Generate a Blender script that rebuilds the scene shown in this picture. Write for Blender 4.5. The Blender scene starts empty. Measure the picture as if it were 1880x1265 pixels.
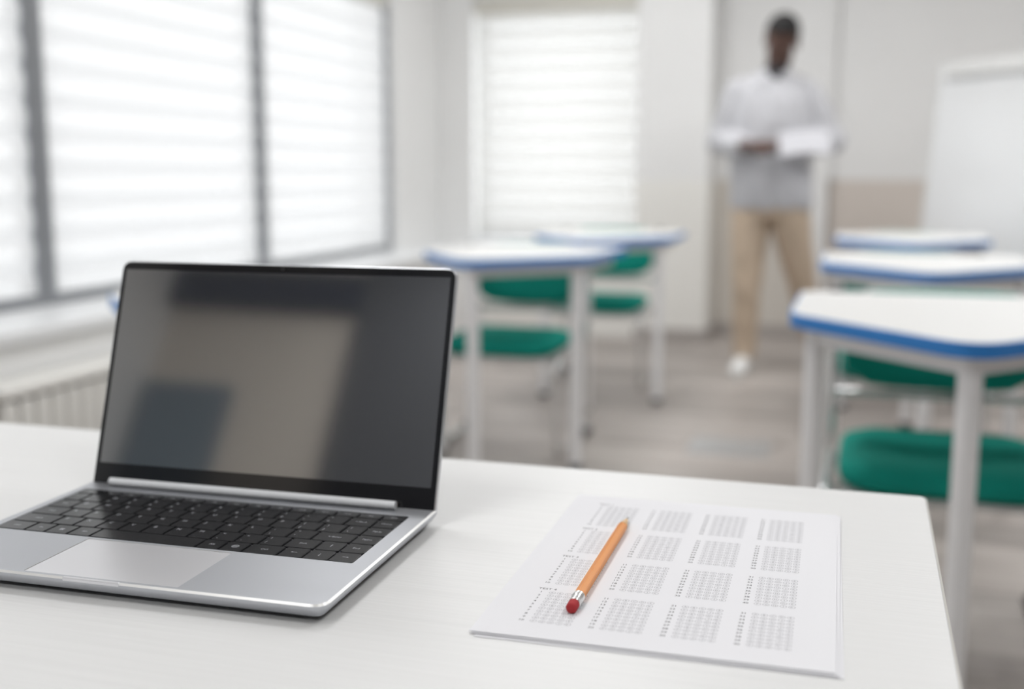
import bpy, bmesh, math, random
from mathutils import Vector, Matrix, noise as mnoise

random.seed(7)
S = bpy.context.scene
COL = S.collection
R = math.radians
PI = math.pi

# ------------------------------------------------------------------ camera
CAM_H = 1.02
F_PX = 2050.0
PITCH = math.atan((632.5 - 320.0) / F_PX)
YAW = R(17.4)
cd = bpy.data.cameras.new('camera')
cam = bpy.data.objects.new('camera', cd)
COL.objects.link(cam)
cam.location = (0, 0, CAM_H)
cam.rotation_euler = (PI / 2 - PITCH, 0, YAW)
cd.sensor_width = 36.0
cd.lens = 36.0 * F_PX / 1880.0
cd.clip_start = 0.05
cd.dof.use_dof = True
cd.dof.focus_distance = 0.745
cd.dof.aperture_fstop = 3.1
S.camera = cam

# ------------------------------------------------------------------ sky, exposure
W = bpy.data.worlds.new('overcast_sky')
S.world = W
W.use_nodes = True
bg = W.node_tree.nodes['Background']
bg.inputs['Color'].default_value = (0.955, 0.975, 1.0, 1)
bg.inputs['Strength'].default_value = 3.7
S.view_settings.view_transform = 'Standard'
S.view_settings.look = 'None'
S.view_settings.gamma = 1.0
S.view_settings.use_curve_mapping = False
S.view_settings.exposure = 0.19
S.cycles.max_bounces = 8
S.cycles.diffuse_bounces = 5
S.cycles.transparent_max_bounces = 12
S.cycles.caustics_reflective = False
S.cycles.use_denoising = True
FILL_LAMP_ROWS = ((-1.6, 9.0), (0.0, 5.0), (1.8, 8.0), (3.6, 13.0), (5.3, 19.0))      # added fill lamps: y of the row, power of each (balanced near to far)

# ------------------------------------------------------------------ materials
MATS = {}
def mat(name, col, rough=0.5, metal=0.0, spec=0.5, coat=0.0, ior=None):
    m = bpy.data.materials.new(name); m.use_nodes = True
    b = m.node_tree.nodes['Principled BSDF']
    b.inputs['Base Color'].default_value = (*col, 1)
    b.inputs['Roughness'].default_value = rough
    b.inputs['Metallic'].default_value = metal
    b.inputs['Specular IOR Level'].default_value = spec
    b.inputs['Coat Weight'].default_value = coat
    if ior: b.inputs['IOR'].default_value = ior
    MATS[name] = m
    return m
def nodes(m):
    nt = m.node_tree
    return nt, nt.nodes['Principled BSDF']
def tex_coord(nt, scale, rot=(0, 0, 0), out='Object'):
    tc = nt.nodes.new('ShaderNodeTexCoord'); mp = nt.nodes.new('ShaderNodeMapping')
    mp.inputs['Scale'].default_value = scale; mp.inputs['Rotation'].default_value = rot
    nt.links.new(tc.outputs[out], mp.inputs['Vector'])
    return mp.outputs['Vector']
def add_noise(m, c1, c2, scale, nscale=1.0, detail=3.0, bump=0.0, bump_dist=0.001, lo=0.35, hi=0.65):
    nt, b = nodes(m)
    v = tex_coord(nt, scale)
    n = nt.nodes.new('ShaderNodeTexNoise'); n.inputs['Scale'].default_value = nscale; n.inputs['Detail'].default_value = detail
    nt.links.new(v, n.inputs['Vector'])
    r = nt.nodes.new('ShaderNodeValToRGB')
    r.color_ramp.elements[0].position = lo; r.color_ramp.elements[1].position = hi
    r.color_ramp.elements[0].color = (*c1, 1); r.color_ramp.elements[1].color = (*c2, 1)
    nt.links.new(n.outputs['Fac'], r.inputs['Fac']); nt.links.new(r.outputs['Color'], b.inputs['Base Color'])
    if bump:
        bp = nt.nodes.new('ShaderNodeBump'); bp.inputs['Strength'].default_value = bump; bp.inputs['Distance'].default_value = bump_dist
        nt.links.new(n.outputs['Fac'], bp.inputs['Height']); nt.links.new(bp.outputs['Normal'], b.inputs['Normal'])
    return r

m_wall = mat('painted_wall', (0.84, 0.84, 0.835), 0.8, spec=0.2)
add_noise(m_wall, (0.835, 0.835, 0.83), (0.85, 0.85, 0.845), (3, 3, 3))
m_dado = mat('beige_wall_paint', (0.66, 0.62, 0.57), 0.7, spec=0.25)
add_noise(m_dado, (0.65, 0.61, 0.56), (0.67, 0.635, 0.585), (3, 3, 3))
m_dado_pier = mat('cream_wall_paint', (0.86, 0.85, 0.815), 0.7, spec=0.25)
m_dado_front = mat('taupe_wall_paint', (0.69, 0.63, 0.58), 0.7, spec=0.25)
m_ceiling = mat('ceiling_paint', (0.82, 0.82, 0.81), 0.9, spec=0.1)
m_base = mat('grey_baseboard', (0.42, 0.39, 0.37), 0.5)
m_frame = mat('window_aluminium', (0.235, 0.245, 0.26), 0.45)
m_sill = mat('sill_white', (0.80, 0.81, 0.82), 0.35)
m_rad = mat('radiator_enamel', (0.80, 0.79, 0.755), 0.4)
m_rad_dark = mat('radiator_gap', (0.25, 0.23, 0.21), 0.7)
m_joint = mat('floor_joint', (0.16, 0.14, 0.13), 0.8)
m_desk = mat('white_wood_laminate', (0.78, 0.78, 0.765), 0.42, spec=0.4)
add_noise(m_desk, (0.755, 0.757, 0.757), (0.80, 0.802, 0.802), (6, 420, 420), 1.0, 3.0, 0.12, 0.0006, 0.3, 0.7)
m_desk_edge = mat('desk_edge_band', (0.70, 0.69, 0.65), 0.45)
m_ttop = mat('table_white', (0.80, 0.80, 0.79), 0.35)
m_blue = mat('blue_edge_band', (0.035, 0.22, 0.60), 0.45, spec=0.3)
m_leg = mat('light_grey_paint', (0.85, 0.85, 0.86), 0.35)
m_chrome = mat('chrome_tube', (0.82, 0.82, 0.82), 0.15, metal=0.85)
m_green = mat('green_fabric', (0.008, 0.165, 0.125), 0.8, spec=0.15)
add_noise(m_green, (0.006, 0.28, 0.22), (0.010, 0.31, 0.245), (60, 60, 60), 6.0, 2.0, 0.1, 0.001)
m_shell = mat('grey_plastic_shell', (0.62, 0.62, 0.61), 0.4)
m_rubber = mat('black_rubber', (0.015, 0.015, 0.016), 0.6)
m_board = mat('whiteboard_face', (0.82, 0.83, 0.84), 0.12)
m_board_frame = mat('board_frame', (0.70, 0.70, 0.69), 0.35)
m_alu = mat('anodised_aluminium', (0.56, 0.575, 0.61), 0.42, metal=0.9)
m_alu_lid = mat('lid_aluminium', (0.62, 0.63, 0.65), 0.36, metal=0.9)
m_polish = mat('polished_edge', (0.90, 0.90, 0.89), 0.3, metal=0.4)
m_pad = mat('touchpad_glass', (0.84, 0.84, 0.87), 0.35, metal=0.7)
m_well = mat('keyboard_well', (0.30, 0.305, 0.32), 0.5, metal=0.6)
m_key = mat('key_black', (0.009, 0.0095, 0.012), 0.22, spec=0.5, ior=1.5)
m_legend = mat('key_legend', (0.46, 0.47, 0.50), 0.5)
m_bezel = mat('black_glass', (0.010, 0.010, 0.012), 0.09, spec=0.75)
m_display = mat('dark_display', (0.036, 0.038, 0.043), 0.06, spec=0.5, ior=4.0)
m_hinge = mat('hinge_silver', (0.90, 0.92, 0.95), 0.45, metal=0.0)
m_paper = mat('white_paper', (0.83, 0.83, 0.86), 0.85, spec=0.15)
m_ink = mat('print_ink', (0.085, 0.085, 0.09), 0.9, spec=0.1)
m_ink_light = mat('print_ink_light', (0.34, 0.34, 0.36), 0.9, spec=0.1)
m_pencil = mat('orange_lacquer', (0.74, 0.245, 0.006), 0.33, spec=0.3)
m_wood = mat('bare_wood', (0.72, 0.50, 0.28), 0.7)
m_lead = mat('graphite', (0.03, 0.03, 0.032), 0.5)
m_ferrule = mat('ferrule_metal', (0.85, 0.85, 0.84), 0.22, metal=0.85)
m_eraser = mat('red_rubber', (0.42, 0.035, 0.04), 0.7, spec=0.3)
m_skin = mat('brown_skin', (0.085, 0.040, 0.028), 0.5)
m_hair = mat('black_hair', (0.008, 0.007, 0.007), 0.8)
m_shirt = mat('white_cotton', (0.53, 0.53, 0.555), 0.85, spec=0.2)
m_under = mat('dark_undershirt', (0.03, 0.03, 0.034), 0.85)
m_trouser = mat('beige_twill', (0.40, 0.305, 0.225), 0.85, spec=0.2)
add_noise(m_trouser, (0.56, 0.45, 0.345), (0.60, 0.48, 0.37), (8, 8, 4))
m_shoe = mat('white_leather', (0.78, 0.78, 0.77), 0.5)
m_sole = mat('white_rubber_sole', (0.70, 0.70, 0.68), 0.7)
m_eye = mat('eye_dark', (0.035, 0.025, 0.022), 0.25)
m_plate = mat('floor_box_steel', (0.50, 0.50, 0.50), 0.4, metal=0.5)
m_rearwall = mat('warm_beige_wall', (0.74, 0.68, 0.61), 0.8)
m_darkwall = mat('added_panel_charcoal', (0.10, 0.105, 0.115), 0.6)
m_navy = mat('added_pelmet_navy', (0.035, 0.045, 0.07), 0.6)
m_bluegrey = mat('blue_grey_panel', (0.19, 0.24, 0.28), 0.7)

# floor planks: colour differs from plank to plank, grain along x
m_plank = mat('grey_oak_plank', (0.36, 0.33, 0.30), 0.42, spec=0.45)
nt, b = nodes(m_plank)
v = tex_coord(nt, (1.6, 22, 22), out='Object')
oi = nt.nodes.new('ShaderNodeObjectInfo')
ad = nt.nodes.new('ShaderNodeVectorMath'); ad.operation = 'ADD'
cmb = nt.nodes.new('ShaderNodeCombineXYZ')
mu = nt.nodes.new('ShaderNodeMath'); mu.operation = 'MULTIPLY'; mu.inputs[1].default_value = 37.0
nt.links.new(oi.outputs['Random'], mu.inputs[0]); nt.links.new(mu.outputs[0], cmb.inputs[0]); nt.links.new(mu.outputs[0], cmb.inputs[2])
nt.links.new(v, ad.inputs[0]); nt.links.new(cmb.outputs[0], ad.inputs[1])
n = nt.nodes.new('ShaderNodeTexNoise'); n.inputs['Scale'].default_value = 1.0; n.inputs['Detail'].default_value = 4.0
nt.links.new(ad.outputs[0], n.inputs['Vector'])
r1 = nt.nodes.new('ShaderNodeValToRGB')
r1.color_ramp.elements[0].position = 0.3; r1.color_ramp.elements[0].color = (0.30, 0.265, 0.245, 1)
r1.color_ramp.elements[1].position = 0.7; r1.color_ramp.elements[1].color = (0.50, 0.46, 0.43, 1)
nt.links.new(n.outputs['Fac'], r1.inputs['Fac'])
hv = nt.nodes.new('ShaderNodeHueSaturation')
mr = nt.nodes.new('ShaderNodeMapRange'); mr.inputs['To Min'].default_value = 0.78; mr.inputs['To Max'].default_value = 1.2
nt.links.new(oi.outputs['Random'], mr.inputs['Value']); nt.links.new(mr.outputs['Result'], hv.inputs['Value'])
nt.links.new(r1.outputs['Color'], hv.inputs['Color']); nt.links.new(hv.outputs['Color'], b.inputs['Base Color'])

# window glass (thin) and blind fabrics
def glass_mat(name):
    m = bpy.data.materials.new(name); m.use_nodes = True; nt = m.node_tree; nt.nodes.clear()
    o = nt.nodes.new('ShaderNodeOutputMaterial'); mx = nt.nodes.new('ShaderNodeMixShader')
    t = nt.nodes.new('ShaderNodeBsdfTransparent'); g = nt.nodes.new('ShaderNodeBsdfGlossy')
    g.inputs['Roughness'].default_value = 0.02; mx.inputs[0].default_value = 0.07
    t.inputs['Color'].default_value = (0.96, 0.965, 0.965, 1)
    nt.links.new(t.outputs[0], mx.inputs[1]); nt.links.new(g.outputs[0], mx.inputs[2]); nt.links.new(mx.outputs[0], o.inputs[0])
    return m
def fabric_mat(name, trans_col, diff_col, clear):
    m = bpy.data.materials.new(name); m.use_nodes = True; nt = m.node_tree; nt.nodes.clear()
    o = nt.nodes.new('ShaderNodeOutputMaterial'); a = nt.nodes.new('ShaderNodeAddShader')
    t = nt.nodes.new('ShaderNodeBsdfTranslucent'); t.inputs['Color'].default_value = (*trans_col, 1)
    d = nt.nodes.new('ShaderNodeBsdfDiffuse'); d.inputs['Color'].default_value = (*diff_col, 1)
    nt.links.new(t.outputs[0], a.inputs[0]); nt.links.new(d.outputs[0], a.inputs[1])
    mx = nt.nodes.new('ShaderNodeMixShader'); mx.inputs[0].default_value = clear
    tr = nt.nodes.new('ShaderNodeBsdfTransparent')
    nt.links.new(a.outputs[0], mx.inputs[1]); nt.links.new(tr.outputs[0], mx.inputs[2]); nt.links.new(mx.outputs[0], o.inputs[0])
    return m
m_glass = glass_mat('window_glass')
m_slat = fabric_mat('blind_band_fabric', (0.182, 0.182, 0.182), (0.45, 0.45, 0.45), 0.0)
m_sheer = fabric_mat('blind_sheer_fabric', (0.203, 0.201, 0.199), (0.38, 0.38, 0.38), 0.05)
m_slat_b = fabric_mat('back_blind_band_fabric', (0.198, 0.196, 0.190), (0.45, 0.445, 0.43), 0.0)
m_sheer_b = fabric_mat('back_blind_sheer_fabric', (0.213, 0.210, 0.204), (0.35, 0.35, 0.34), 0.10)
m_blind_rail = mat('blind_rail', (0.66, 0.64, 0.58), 0.5)
m_lamp = bpy.data.materials.new('fill_lamp_diffuser'); m_lamp.use_nodes = True
_b = m_lamp.node_tree.nodes['Principled BSDF']
_b.inputs['Base Color'].default_value = (0.9, 0.9, 0.9, 1)
_b.inputs['Emission Color'].default_value = (1.0, 0.97, 0.92, 1); _b.inputs['Emission Strength'].default_value = 3.0

# ------------------------------------------------------------------ mesh helpers
def obj(name, me, m=None, parent=None, loc=None, smooth=False):
    """links a mesh (or bmesh) as one object"""
    if isinstance(me, bmesh.types.BMesh):
        bm = me; bmesh.ops.recalc_face_normals(bm, faces=bm.faces[:])
        me = bpy.data.meshes.new(name); bm.to_mesh(me); bm.free()
    if m is not None and not me.materials: me.materials.append(m)
    o = bpy.data.objects.new(name, me); COL.objects.link(o)
    if parent: o.parent = parent
    if loc: o.location = loc
    if smooth:
        for p in me.polygons: p.use_smooth = True
    return o
def smooth_by_angle(o, ang=40):
    me = o.data
    for p in me.polygons: p.use_smooth = True
    me.set_sharp_from_angle(angle=R(ang))
    return o
def thing(name, label, cat, loc=(0, 0, 0), rz=0.0, group=None):
    o = bpy.data.objects.new(name, None); COL.objects.link(o)
    o.empty_display_size = 0.1
    o.location = loc; o.rotation_euler = (0, 0, rz)
    o['label'] = label; o['category'] = cat
    if group: o['group'] = group
    return o
def tag(o, label, cat, group=None):
    o['label'] = label; o['category'] = cat
    if group: o['group'] = group
    return o
def structure(o, label=None, cat=None):
    o['kind'] = 'structure'
    if label: o['label'] = label
    if cat: o['category'] = cat
    return o
def dup(root, loc, rz, label, group=None):
    r = root.copy(); COL.objects.link(r); r.location = loc; r.rotation_euler = (0, 0, rz); r['label'] = label
    if group: r['group'] = group
    for ch in list(root.children):
        c = ch.copy(); COL.objects.link(c); c.parent = r
        for g in list(ch.children):
            d = g.copy(); COL.objects.link(d); d.parent = c
    return r
def bx(bm, x0, x1, y0, y1, z0, z1, bevel=0.0, seg=2):
    vs = [bm.verts.new((x, y, z)) for z in (z0, z1) for y in (y0, y1) for x in (x0, x1)]
    fs = [(0, 2, 3, 1), (4, 5, 7, 6), (0, 1, 5, 4), (2, 6, 7, 3), (0, 4, 6, 2), (1, 3, 7, 5)]
    faces = [bm.faces.new([vs[i] for i in f]) for f in fs]
    if bevel:
        ed = list({e for f in faces for e in f.edges})
        bmesh.ops.bevel(bm, geom=ed, offset=bevel, segments=seg, affect='EDGES', profile=0.5)
    return bm
def box(x0, x1, y0, y1, z0, z1, bevel=0.0, seg=2):
    return bx(bmesh.new(), x0, x1, y0, y1, z0, z1, bevel, seg)
def tube(bm, pts, rad, seg=12, cap=True):
    """round tube through points; rad a number or a list"""
    pts = [Vector(p) for p in pts]; n = len(pts)
    rads = rad if isinstance(rad, (list, tuple)) else [rad] * n
    rings = []; up = None
    for i, p in enumerate(pts):
        t = (pts[min(i + 1, n - 1)] - pts[max(i - 1, 0)]).normalized()
        if up is None:
            up = Vector((0, 0, 1)) if abs(t.z) < 0.9 else Vector((0, 1, 0))
        a = t.cross(up).normalized(); b2 = a.cross(t).normalized(); up = b2
        rings.append([bm.verts.new(p + (a * math.cos(2 * PI * k / seg) + b2 * math.sin(2 * PI * k / seg)) * rads[i]) for k in range(seg)])
    for i in range(n - 1):
        for k in range(seg):
            bm.faces.new((rings[i][k], rings[i][(k + 1) % seg], rings[i + 1][(k + 1) % seg], rings[i + 1][k]))
    if cap:
        bm.faces.new(list(reversed(rings[0]))); bm.faces.new(rings[-1])
    return bm
def fillet(pts, r, seg=5):
    """rounds the inner corners of an open polyline"""
    pts = [Vector(p) for p in pts]; out = [pts[0]]
    for i in range(1, len(pts) - 1):
        a, b2, c = pts[i - 1], pts[i], pts[i + 1]
        d1 = (a - b2); d2 = (c - b2)
        rr = min(r, d1.length * 0.45, d2.length * 0.45)
        p1 = b2 + d1.normalized() * rr; p2 = b2 + d2.normalized() * rr
        for k in range(seg + 1):
            t = k / seg
            out.append(p1 * (1 - t) ** 2 + b2 * 2 * t * (1 - t) + p2 * t * t)
    out.append(pts[-1])
    return out
def round_poly(pts, r, seg=6):
    """rounds the corners of a closed 2-D polygon; r a number or list"""
    n = len(pts); out = []
    P = [Vector((p[0], p[1])) for p in pts]
    for i in range(n):
        a, b2, c = P[i - 1], P[i], P[(i + 1) % n]
        rr = r[i] if isinstance(r, (list, tuple)) else r
        d1 = (a - b2); d2 = (c - b2)
        rr = min(rr, d1.length * 0.48, d2.length * 0.48)
        p1 = b2 + d1.normalized() * rr; p2 = b2 + d2.normalized() * rr
        for k in range(seg + 1):
            t = k / seg
            out.append(p1 * (1 - t) ** 2 + b2 * 2 * t * (1 - t) + p2 * t * t)
    return out
def inset_poly(pts, d):
    """moves every vertex inwards by d (counter-clockwise polygon)"""
    n = len(pts); out = []
    for i in range(n):
        a, b2, c = pts[i - 1], pts[i], pts[(i + 1) % n]
        e1 = (b2 - a); e2 = (c - b2)
        if e1.length < 1e-9: e1 = e2
        if e2.length < 1e-9: e2 = e1
        n1 = Vector((-e1.y, e1.x)).normalized(); n2 = Vector((-e2.y, e2.x)).normalized()
        m = (n1 + n2); m.normalize()
        out.append(b2 + m * d / max(0.4, m.dot(n1)))
    return out
def stack(bm, rings, cap0=True, cap1=True):
    """rings of 3-D points, same count; walls between them"""
    V = [[bm.verts.new(p) for p in r] for r in rings]
    n = len(V[0])
    for i in range(len(V) - 1):
        for k in range(n):
            bm.faces.new((V[i][k], V[i][(k + 1) % n], V[i + 1][(k + 1) % n], V[i + 1][k]))
    if cap0: bm.faces.new(list(reversed(V[0])))
    if cap1: bm.faces.new(V[-1])
    return V
def at_z(poly, z): return [Vector((p.x, p.y, z)) for p in poly]
def prism(poly, z0, z1, bev=0.0):
    bm = bmesh.new()
    if bev:
        stack(bm, [at_z(inset_poly(poly, bev), z0), at_z(poly, z0 + bev), at_z(poly, z1 - bev), at_z(inset_poly(poly, bev), z1)])
    else:
        stack(bm, [at_z(poly, z0), at_z(poly, z1)])
    return bm
GLYPH = {}
def make_glyph(text):
    """(verts, faces) of a flat text one unit high, in the xy plane"""
    c = bpy.data.curves.new('t', 'FONT'); c.body = text; c.size = 1.0; c.resolution_u = 2
    o = bpy.data.objects.new('t', c); COL.objects.link(o)
    dg = bpy.context.evaluated_depsgraph_get()
    me = bpy.data.meshes.new_from_object(o.evaluated_get(dg))
    GLYPH[text] = ([v.co.copy() for v in me.vertices], [tuple(p.vertices) for p in me.polygons])
    bpy.data.objects.remove(o); bpy.data.meshes.remove(me); bpy.data.curves.remove(c)
for t_ in [str(k) for k in range(1, 41)] + list("0ABCDEFGHIJKLMNOPQRSTUVWXYZ`-=[]\\;',./~!@#$%^&*()_+{}|:\"<>?") + ['TEST %d' % k for k in (1, 2, 3, 4)] + \
        ['Esc', 'Ins', 'Del', '<-Back', 'Home', 'Tab', 'PgUp', 'Caps', '<-Enter', 'PgDn', 'Shift', 'End', 'Ctrl', 'Fn', 'Alt'] + ['F%d' % k for k in range(1, 13)]:
    make_glyph(t_)
def glyph(text, size):
    vs, fs = GLYPH[text]
    return [p * size for p in vs], fs
class Flat:
    """collects flat print"""
    def __init__(s): s.v = []; s.f = []
    def text(s, t, x, y, size, center=False, z=0.0):
        vs, fs = glyph(t, size)
        if center and vs:
            x -= (min(p.x for p in vs) + max(p.x for p in vs)) / 2; y -= (min(p.y for p in vs) + max(p.y for p in vs)) / 2
        o = len(s.v); s.v += [(p.x + x, p.y + y, z) for p in vs]; s.f += [tuple(i + o for i in f) for f in fs]
    def ring(s, x, y, r, w, seg=14, z=0.0, sx=1.0):
        o = len(s.v)
        for k in range(seg):
            a = 2 * PI * k / seg; s.v.append((x + sx * r * math.cos(a), y + r * math.sin(a), z)); s.v.append((x + (sx * r - w) * math.cos(a), y + (r - w) * math.sin(a), z))
        for k in range(seg):
            a = o + 2 * k; b2 = o + 2 * ((k + 1) % seg); s.f.append((a, b2, b2 + 1, a + 1))
    def quad(s, pts, z=0.0):
        o = len(s.v); s.v += [(p[0], p[1], z) for p in pts]; s.f.append(tuple(range(o, o + len(pts))))
    def mesh(s, name):
        me = bpy.data.meshes.new(name); me.from_pydata(s.v, [], s.f); me.update(); return me

# ================================================================== the room
XL, XR, YB, YR, ZC = -2.64, 4.2, 6.87, -2.25, 2.9     # left wall, right wall, window end wall, rear wall, ceiling
YW2, YW3 = 7.25, 7.30                                # the recessed lengths of the end wall
DADO = 0.985
WIN_TOP, WIN_BOT = 2.06, 0.585

# floor: a bed with every plank a part
fl = structure(obj('floor', box(XL - 0.3, XR + 0.3, YR - 0.3, YW3 + 0.3, -0.12, -0.012), m_joint), 'grey brown wood plank floor of the classroom', 'floor')
PW, PL_ = 0.192, 1.285
plank_me = bpy.data.meshes.new('plank')
bm = bmesh.new(); g0 = 0.0012
stack(bm, [[Vector(p) for p in ((g0, g0, -0.012), (PL_ - g0, g0, -0.012), (PL_ - g0, PW - g0, -0.012), (g0, PW - g0, -0.012))],
           [Vector(p) for p in ((g0, g0, -0.001), (PL_ - g0, g0, -0.001), (PL_ - g0, PW - g0, -0.001), (g0, PW - g0, -0.001))],
           [Vector(p) for p in ((2.2 * g0, 2.2 * g0, 0), (PL_ - 2.2 * g0, 2.2 * g0, 0), (PL_ - 2.2 * g0, PW - 2.2 * g0, 0), (2.2 * g0, PW - 2.2 * g0, 0))]])
bmesh.ops.recalc_face_normals(bm, faces=bm.faces[:]); bm.to_mesh(plank_me); bm.free(); plank_me.materials.append(m_plank)
row = 0; y = -0.4
while y < YW3 - 0.02:
    off = -random.random() * PL_
    x = XL + off
    while x < 2.6:
        o = bpy.data.objects.new('plank', plank_me); COL.objects.link(o); o.parent = fl; o.location = (x, y, 0)
        x += PL_
    y += PW; row += 1
far = bmesh.new()   # floor behind the camera and past the frame
bx(far, XL, XR, YR, -0.4, -0.012, 0.0); bx(far, 2.62 + 1.29, XR, -0.4, YW3, -0.012, 0.0)
obj('floor_remainder', far, m_plank, fl)

structure(obj('ceiling', box(XL - 0.3, XR + 0.3, YR - 0.3, YW3 + 0.3, ZC, ZC + 0.15), m_ceiling), 'plain white ceiling', 'ceiling')

def wall(name, boxes, m=m_wall, label=None):
    bm = bmesh.new()
    for b6 in boxes: bx(bm, *b6)
    return structure(obj(name, bm, m), label or 'painted classroom wall', 'wall')
T = 0.28
WINS = [(-1.26, 0.21), (0.21, 1.68), (1.68, 3.165), (3.165, 4.63), (4.63, 6.10)]    # window bays along the left wall
Y0W, Y1W = WINS[0][0], WINS[-1][1]
wall('wall_left', [(XL - T, XL + 0.32, YR, YB + 0.2, 0, WIN_BOT - 0.05), (XL - T, XL, YR, YB + 0.2, WIN_TOP, ZC),
                   (XL - T, XL, YR, Y0W, WIN_BOT - 0.05, WIN_TOP), (XL - T, XL, Y1W + 0.03, YB + 0.2, WIN_BOT - 0.05, WIN_TOP)],
     label='white wall with a row of large windows on the left')
BX0, BX1 = -2.415, -1.352     # the end wall's window
wb = wall('wall_back', [(XL, BX0, YB, YB + 0.3, 0, ZC), (BX1, -0.908, YB, YW2 + 0.1, DADO, ZC), (BX0, BX1, YB, YB + 0.3, WIN_TOP + 0.06, ZC)],
          label='white upper end wall around the far window')
bm = bmesh.new()
bx(bm, BX1, -0.906, YB - 0.002, YW2 + 0.1, 0, DADO); bx(bm, BX0, BX1, YB - 0.002, YB + 0.3, 0, 0.56)
obj('dado', bm, m_dado_pier, wb)
wr = wall('wall_recess', [(-0.908, -0.2, YW2, YW2 + 0.3, DADO, ZC)], label='end wall of the shallow recess behind the person')
obj('dado', box(-0.906, -0.225, YW2 - 0.002, YW2 + 0.3, 0, DADO), m_dado, wr)
w3 = wall('wall_front', [(-0.225, XR + 0.2, YW3, YW3 + 0.3, DADO, ZC)], label='light grey end wall behind the flip chart')
obj('dado', box(-0.225, XR + 0.2, YW3 - 0.002, YW3 + 0.3, 0, DADO), m_dado_front, w3)
wall('wall_right', [(XR, XR + T, YR, YW3, 0, ZC)], label='right wall out of view')
structure(obj('trim_1', box(-0.315, -0.225, YW2 - 0.02, YW3 + 0.01, 0, ZC, 0.004), m_wall), 'white vertical wall trim behind the person', 'trim')
bm = bmesh.new(); bx(bm, BX1, -0.905, YB - 0.016, YB, 0, 0.07); bx(bm, -0.906, -0.891, YB - 0.016, YW2, 0, 0.07)
structure(obj('baseboard_back', bm, m_base), 'grey baseboard under the end wall pier', 'baseboard')
structure(obj('baseboard_recess', box(-0.891, -0.315, YW2 - 0.018, YW2, 0, 0.07), m_base), 'grey baseboard in the recess', 'baseboard')
structure(obj('baseboard_front', box(-0.225, XR, YW3 - 0.018, YW3, 0, 0.07), m_base), 'grey baseboard behind the flip chart', 'baseboard')
# rear of the room; pelmet, panelling and door added to shape the display's reflection
wall('wall_rear', [(XL - T, XR + T, YR - 0.25, YR, 0, ZC)], m_rearwall, 'warm beige rear wall behind the camera')
structure(obj('trim_4', box(XL, -1.77, YR, YR + 0.06, 2.53, 2.70, 0.004), m_navy), 'dark navy pelmet added on the rear wall for the screen reflection', 'trim')
structure(obj('added_rear_panel', box(-1.765, XR, YR, YR + 0.05, 0, ZC), m_darkwall), 'charcoal panelling added behind the camera for the screen reflection', 'wall')
dr = structure(thing('added_door_1', 'blue grey door added in the rear corner for the screen reflection', 'door', (XL, YR, 0)))
obj('leaf', box(0.02, 0.40, 0.0, 0.045, 0.01, 2.16, 0.004), m_bluegrey, dr)
obj('handle', box(0.34, 0.36, 0.045, 0.09, 1.0, 1.02, 0.004), m_ferrule, dr)

# ------------------------------------------------------------------ windows of the left wall
def window(name, axis, a0, a1, z0, z1, depth0, depth1, m_left, label):
    """frame of four bars and one pane, along y (axis 'y') or x"""
    root = structure(thing(name, label, 'window'))
    def b6(s0, s1, d0, d1, q0, q1, bev=0.004):
        return box(d0, d1, s0, s1, q0, q1, bev) if axis == 'y' else box(s0, s1, d0, d1, q0, q1, bev)
    w = m_left
    obj('frame_post', b6(a0, a0 + w, depth0, depth1, z0, z1), m_frame, root)
    obj('frame_post', b6(a1 - w, a1, depth0, depth1, z0, z1), m_frame, root)
    obj('frame_rail', b6(a0 + w, a1 - w, depth0, depth1, z0, z0 + 0.05), m_frame, root)
    obj('frame_rail', b6(a0 + w, a1 - w, depth0, depth1, z1 - 0.06, z1), m_frame, root)
    dm = (depth0 + depth1) / 2
    obj('pane', b6(a0 + w, a1 - w, dm - 0.003, dm + 0.003, z0 + 0.05, z1 - 0.06, 0), m_glass, root)
    return root
for i, (a, b2) in enumerate(WINS):
    window('window_%d' % (i + 1), 'y', a, b2, WIN_BOT - 0.02, WIN_TOP, XL - 0.10, XL - 0.015, 0.042,
           ['left wall window level with the camera', 'left wall window beside the desk', 'left wall window cut by the photo edge',
            'broad left wall window behind the laptop', 'left wall window nearest the end wall'][i])
window('window_6', 'x', BX0, BX1, 0.60, WIN_TOP + 0.05, YB + 0.16, YB + 0.24, 0.02, 'window in the end wall with a white blind')
# the ledge under them
structure(obj('trim_2', box(XL - 0.02, XL + 0.345, YR + 0.1, YB, 0.537, 0.577, 0.008, 3), m_sill), 'deep white window ledge along the left wall', 'window ledge')
structure(obj('trim_3', box(BX0 - 0.02, BX1 + 0.02, YB - 0.06, YB + 0.12, 0.56, 0.60, 0.006), m_sill), 'white sill under the end wall window', 'window sill')

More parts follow.
